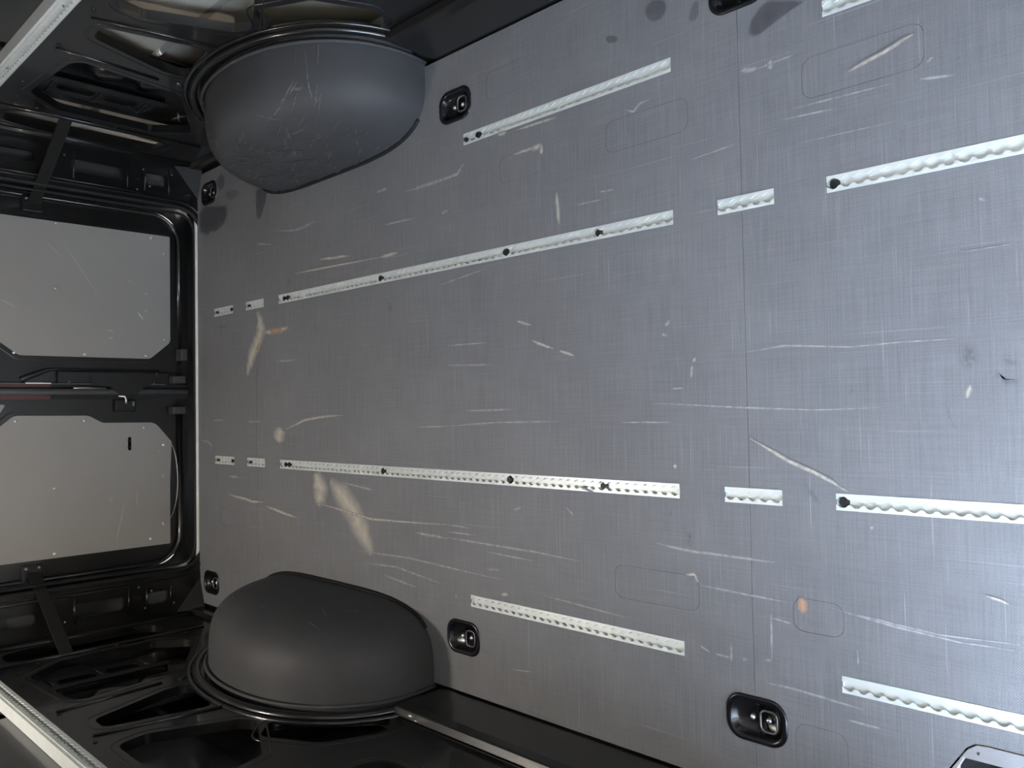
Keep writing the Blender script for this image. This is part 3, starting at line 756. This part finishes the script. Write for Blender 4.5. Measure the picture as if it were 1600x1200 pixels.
XP = -0.085
def make_door(s, name, lower, upper, rivets, label):
    d = struct(name, plate([[(0.020, -0.05), (0.90, -0.05), (0.90, 1.90), (0.020, 1.90)] if s > 0 else [(-0.90, -0.05), (-0.040, -0.05), (-0.040, 1.90), (-0.90, 1.90)]], -0.105, -0.130, rf), M['paint'])
    d['label'] = label
    lp = part('lining_panel', plate(lower, XP, XP-0.006, rf), M['panel'], d); bevel(lp, 0.001)
    part('lining_panel', plate(upper, XP, XP-0.006, rf), M['panel'], d)
    # stamped frame the lining is screwed to
    for lo in (lower, upper):
        Q = lo[0]; Q = Q if area2(Q) > 0 else Q[::-1]
        out = [tuple(p) for p in ring_of(Q, 0.016)]; inn = [tuple(p) for p in ring_of(Q, -0.02)]
        part('lining_frame', plate([out, inn], XP-0.0065, XP-0.024, rf), M['paint'], d)
    for y, z in rivets: part('rivet', dome((XP, y, z), 'x', 0.0058, 0.0030, 12), M['zinc'], d, smooth=True)
    # door check strap: flat black steel bar to the body side
    A, B = Vector((-0.080, s*0.700, 0.602)), Vector((0.285, s*0.945, 0.592)); t = (B-A).normalized(); nn = Vector((-t.y, t.x, 0))
    mid = A.lerp(B, 0.35)+nn*(-s*0.004)
    V = []
    for p in (A, mid, B):
        for du, dz in ((-.0025, -.021), (.0025, -.021), (.0025, .021), (-.0025, .021)): V.append(p+nn*du+Vector((0, 0, dz)))
    F = [(i*4+k, i*4+(k+1) % 4, (i+1)*4+(k+1) % 4, (i+1)*4+k) for i in range(2) for k in range(4)]+[(0, 1, 2, 3), (8, 9, 10, 11)]
    sb = part('check_strap', (V, F), M['rubber'], d)
    bk = part('strap_bracket', box(-0.105, s*0.70-0.032, 0.568, -0.078, s*0.70+0.032, 0.640), M['paint'], d); bevel(bk, 0.006)
    for dz in (-0.022, 0.022): part('bolt', dome((-0.078, s*0.70+0.018, 0.604+dz), 'x', 0.006, 0.005, 8), M['steel'], bk, smooth=True)
    # raised outer rib of the door frame
    part('frame_rib', tube([(-0.10, s*0.735, 1.7), (-0.10, s*0.735, 0.17)]+[(-0.10, s*(0.615+0.12*math.cos(math.pi*q/16)), 0.155-0.12*math.sin(math.pi*q/16)) for q in range(9)]+[(-0.10, s*0.10, 0.035)], 0.012, 8), M['paint'], d, smooth=True)
    return d
low1 = [rpoly([(0.645, 0.079), (0.645, 0.800), (0.235, 0.800), (0.120, 0.648), (0.121, 0.163), (0.193, 0.079)], [0.004, 0.03, 0.03, 0.03, 0.03, 0.03], 4)]
up1 = [rpoly([(0.665, 0.85), (0.665, 1.72), (0.07, 1.72), (0.07, 0.72), (0.13, 0.72), (0.225, 0.85)], 0.02, 4)]
d1 = make_door(1, 'door_1', low1, up1, [(0.64, 0.522), (0.385, 0.523), (0.129, 0.665), (0.131, 0.419), (0.134, 0.181), (0.629, 0.158), (0.569, 0.102), (0.206, 0.104)],
               'rear door with light grey lining, upper one in the photo')
low2 = [rpoly([(-0.656, 0.083), (-0.656, 0.800), (-0.225, 0.800), (-0.108, 0.665), (-0.112, 0.405), (-0.142, 0.352), (-0.145, 0.145), (-0.228, 0.076), (-0.4, 0.083)], [0.004, 0.03, 0.03, 0.04, 0.05, 0.04, 0.05, 0.01, 0], 5),
        rrect(-0.2575, 0.2395, -0.2015, 0.2545, 0.0072, 5)]
up2 = [rpoly([(-0.665, 0.85), (-0.665, 1.72), (-0.066, 1.72), (-0.066, 0.692), (-0.100, 0.712), (-0.215, 0.85)], [0.02, 0.02, 0.02, 0.006, 0.006, 0.02], 4)]
d2 = make_door(-1, 'door_2', low2, up2, [(-0.128, 0.660), (-0.131, 0.42), (-0.165, 0.19), (-0.24, 0.111), (-0.389, 0.528), (-0.639, 0.528), (-0.57, 0.113), (-0.627, 0.166)],
               'rear door with darker grey lining and a black slot, lower one in the photo')
part('slot_knob', join(dome((XP-0.006, -0.216, 0.247), 'x', 0.0062, 0.004, 12), dome((XP-0.006, -0.243, 0.247), 'x', 0.0062, 0.004, 12)), M['plastic'], d2, smooth=True)
# scratches on the linings
def lining_marks(rows, parent):
    V, F, A = [], [], []
    for (y0, z0), (y1, z1), w, f in rows:
        a, b = Vector((y0, z0)), Vector((y1, z1)); t = (b-a).normalized(); nn = Vector((-t.y, t.x)); k0 = len(V)
        for i in range(4):
            q = a.lerp(b, i/3)
            for k, g in ((-1, 0), (0, f), (1, 0)): V.append((XP+0.0004, q.x+nn.x*w*k, q.y+nn.y*w*k)); A.append(g*(0.3 if i in (0, 3) else 1))
        for i in range(3):
            for k in range(2): F.append((k0+i*3+k+3, k0+i*3+k+4, k0+i*3+k+1, k0+i*3+k))
    me = bpy.data.meshes.new('scratches'); me.from_pydata(V, [], F); me.update()
    at = me.attributes.new('fade', 'FLOAT', 'POINT'); at.data.foreach_set('value', A)
    link('scratches', me, M['lining_scratch'], parent, kind='stuff')
lining_marks([((0.567, 0.561), (0.50, 0.495), .0012, .6), ((0.564, 0.493), (0.373, 0.37), .0012, .7), ((0.312, 0.214), (0.283, 0.190), .004, 1), ((0.325, 0.185), (0.315, 0.175), .003, .9),
              ((0.395, 0.185), (0.388, 0.175), .003, .8), ((0.33, 0.72), (0.30, 0.66), .002, .5), ((0.23, 0.33), (0.23, 0.31), .004, .5), ((0.20, 0.33), (0.20, 0.31), .004, .5), ((0.44, 0.25), (0.435, 0.24), .003, .6)], d1)
lining_marks([((-0.36, 0.115), (-0.38, 0.110), .003, .7), ((-0.47, 0.27), (-0.62, 0.30), .006, .22), ((-0.42, 0.22), (-0.50, 0.22), .003, .3), ((-0.43, 0.32), (-0.47, 0.32), .008, .15), ((-0.26, 0.13), (-0.27, 0.126), .002, .6)], d2)
part('overlap_flange', box(-0.150, -0.10, -0.03, -0.132, 0.10, 1.84), M['paint'], d2)
# handle recess, latch gear and seals where the doors meet
V, F = tube([(-0.100, 0.028, 0.640), (-0.100, 0.050, 0.590), (-0.100, 0.068, 0.545), (-0.100, 0.072, 0.50), (-0.100, 0.072, 0.12)], [0.012, 0.011, 0.008, 0.0045, 0.0045], 8)
part('recess_line', (V, F), M['dark'], d1, smooth=True)
bevel(part('edge_fold', box(-0.105, 0.0145, 0.05, -0.084, 0.064, 0.515), M['paint'], d1), 0.004)
part('handle_recess', plate([rpoly([(0.0165, 0.628), (0.034, 0.612), (0.056, 0.575), (0.0715, 0.53), (0.062, 0.520), (0.040, 0.540), (0.0165, 0.552)], 0.006, 3)], -0.1045, -0.1010, rf), M['dark'], d1)
part('edge_glint_strip', box(-0.086, 0.0125, 0.540, -0.0815, 0.0170, 0.628), M['zinc'], d1, 'glint on the door edge, made as a bright strip')  # door edge glint built as a bright strip
part('edge_strip', box(-0.088, 0.012, 0.10, -0.0845, 0.0150, 1.2), M['grey_seal'], d1)
lb = part('latch_plate', plate([rpoly([(0.050, 0.400), (0.054, 0.130), (0.014, 0.160), (0.004, 0.190), (-0.026, 0.215), (-0.026, 0.290), (0.002, 0.325), (0.012, 0.395)], 0.006, 3)], -0.078, -0.084, rf), M['paint'], d1, 'black latch plate'); bevel(lb, 0.0015)
for y, z in ((0.016, 0.150), (0.030, 0.150), (0.020, 0.475), (0.058, 0.138)): part('bolt', dome((-0.083, y, z), 'x', 0.004, 0.003, 10), M['steel'], d1, smooth=True)
part('latch_rod', tube([(-0.086, -0.002, 0.46), (-0.086, -0.002, 0.40), (-0.086, -0.004, 0.34)], 0.0060, 8), M['steel'], d1, smooth=True)
for z0, z1, mt in ((0.538, 1.2, 'red'), (-0.02, 0.538, 'rubber')):
    part('door_edge', box(-0.112, 0.001, z0, -0.096, 0.0145, z1), M[mt], d1, 'dark red painted edge' if mt == 'red' else None)
    part('door_edge', box(-0.112, -0.046, z0, -0.096, -0.030, z1), M[mt], d2, 'dark red painted edge' if mt == 'red' else None)
part('meeting_seal', tube([(-0.098, -0.017, 1.7), (-0.098, -0.017, 0.0)], 0.0135, 10), M['grey_seal'], d2, smooth=True)
ct = part('catch_block', box(-0.100, -0.098, 0.220, -0.080, -0.048, 0.305), M['rubber'], d2); bevel(ct, 0.008)
part('catch_hook', tube([(-0.082, -0.034, 0.292), (-0.078, -0.036, 0.268), (-0.076, -0.050, 0.264), (-0.076, -0.066, 0.264)], 0.0042, 8), M['zinc'], ct, smooth=True)
part('catch_slot', box(-0.0808, -0.076, 0.230, -0.079, -0.058, 0.238), M['steel'], ct)
for dd, y0, y1 in ((d1, 0.018, 0.050), (d2, -0.112, -0.080)):
    for z0, z1 in ((0.030, 0.085),):
        bevel(part('guide_block', box(-0.10, y0, z0, -0.045, y1, z1), M['block'], dd), 0.004)
bevel(part('guide_block', box(-0.10, 0.115, 0.022, -0.045, 0.165, 0.05), M['block'], d1), 0.004)
# glossy lamp cup showing past the lower edge of the lining of the second door
P = []
for i in range(25):
    a = math.pi*i/24; P.append((-0.390+0.165*math.cos(a), 0.092-0.045*math.sin(a)))
part('lamp_cup', plate([P], -0.092, -0.100, rf), M['plastic'], d2, 'glossy black cup behind the lining edge')
part('lamp_cup_rim', tube([(-0.092, y, z) for y, z in P], 0.0028, 8), M['steel'], d2, 'bright rim of the cup', smooth=True)

# ------------------------------------------------------------------ lashing rails along the sides
def side_rail(s, label):
    t = thing('side_lashing_rail', label, 'rail', (1.5, s*0.932, 0.88), 0, 'lashing rails along the van sides'); x0, x1 = -1.40, (2.5 if s > 0 else 1.28)
    y = lambda d: -s*d      # distance off the wall
    pr = [(y(0.001), -0.024), (y(0.001), 0.026), (y(0.034), 0.024), (y(0.034), 0.0085), (y(0.026), 0.0085), (y(0.026), -0.0085), (y(0.034), -0.0085), (y(0.034), -0.018), (y(0.028), -0.024)]
    V, F = extr(pr, x0, x1); n = len(pr)
    part('channel', (V, F), M['alu'], t)
    for q in (1, -1):
        fn = lambda u, v, w: (u, y(0.0345+w), v)
        part('scalloped_lip', plate([scallop(x0, x1, q, 0.0165, 0.0035, 0.0082)], 0, 0.0022, fn), M['alu'], t)
    for x in (-1.26, -0.8, -0.3, 0.2, 0.7): part('bolt', dome((x, y(0.026), 0), '-y' if s > 0 else 'y', 0.006, 0.003, 10), M['steel'], t)
    return t
side_rail(1, 'bright aluminium rail on the black van side, top left corner of the photo')
side_rail(-1, 'bright aluminium rail on the black van side, bottom left corner of the photo')

# ------------------------------------------------------------------ unseen ceiling lamp, added to brighten the rear floor
lt = thing('added_ceiling_lamp', 'small fill lamp added on the ceiling near the rear doors', 'lamp', (0.75, -0.70, ROOF))
bevel(part('added_lamp_housing', box(-0.14, -0.05, -0.022, 0.14, 0.05, 0.0), M['plastic'], lt), 0.006)
bevel(part('lens', box(-0.125, -0.038, -0.027, 0.125, 0.038, -0.0225), M['alu_light'], lt), 0.002)
ld = bpy.data.lights.new('fill_light', 'AREA'); ld.shape = 'RECTANGLE'; ld.size = 0.24; ld.size_y = 0.07; ld.energy = 6.5; ld.color = (1.0, 0.92, 0.82)
lo_ = bpy.data.objects.new('fill_light', ld); COL.objects.link(lo_); lo_.parent = lt; lo_.location = (0, 0, -0.030)

# ------------------------------------------------------------------ rest of the shell (behind and above the camera)
d3 = struct('added_door_panel', box(2.86, -1.04, -0.20, 3.28, -0.995, ROOF-0.02), M['paint']); bevel(d3, 0.01)  # unseen panel added to cut the light on the near floor
d3['label'] = 'unseen black door panel added to block light at the side opening'
ceil = struct('ceiling', box(-0.14, -1.07, ROOF, FRONT+0.1, 1.07, ROOF+0.03), M['roof'])
wf = struct('wall_front', box(FRONT+0.05, -1.06, -0.06, FRONT+0.09, 1.06, ROOF), M['bulkhead'])
wr_f = struct('wall_right_front', box(4.16, -1.06, -0.06, FRONT+0.05, -0.93, ROOF), M['paint'])
wr_t = struct('wall_right_header', box(2.90, -1.06, 1.70, 4.16, -0.93, ROOF), M['paint'])
grd = struct('ground', box(-40, -40, -0.62, 40, 40, -0.60), M['ground'])
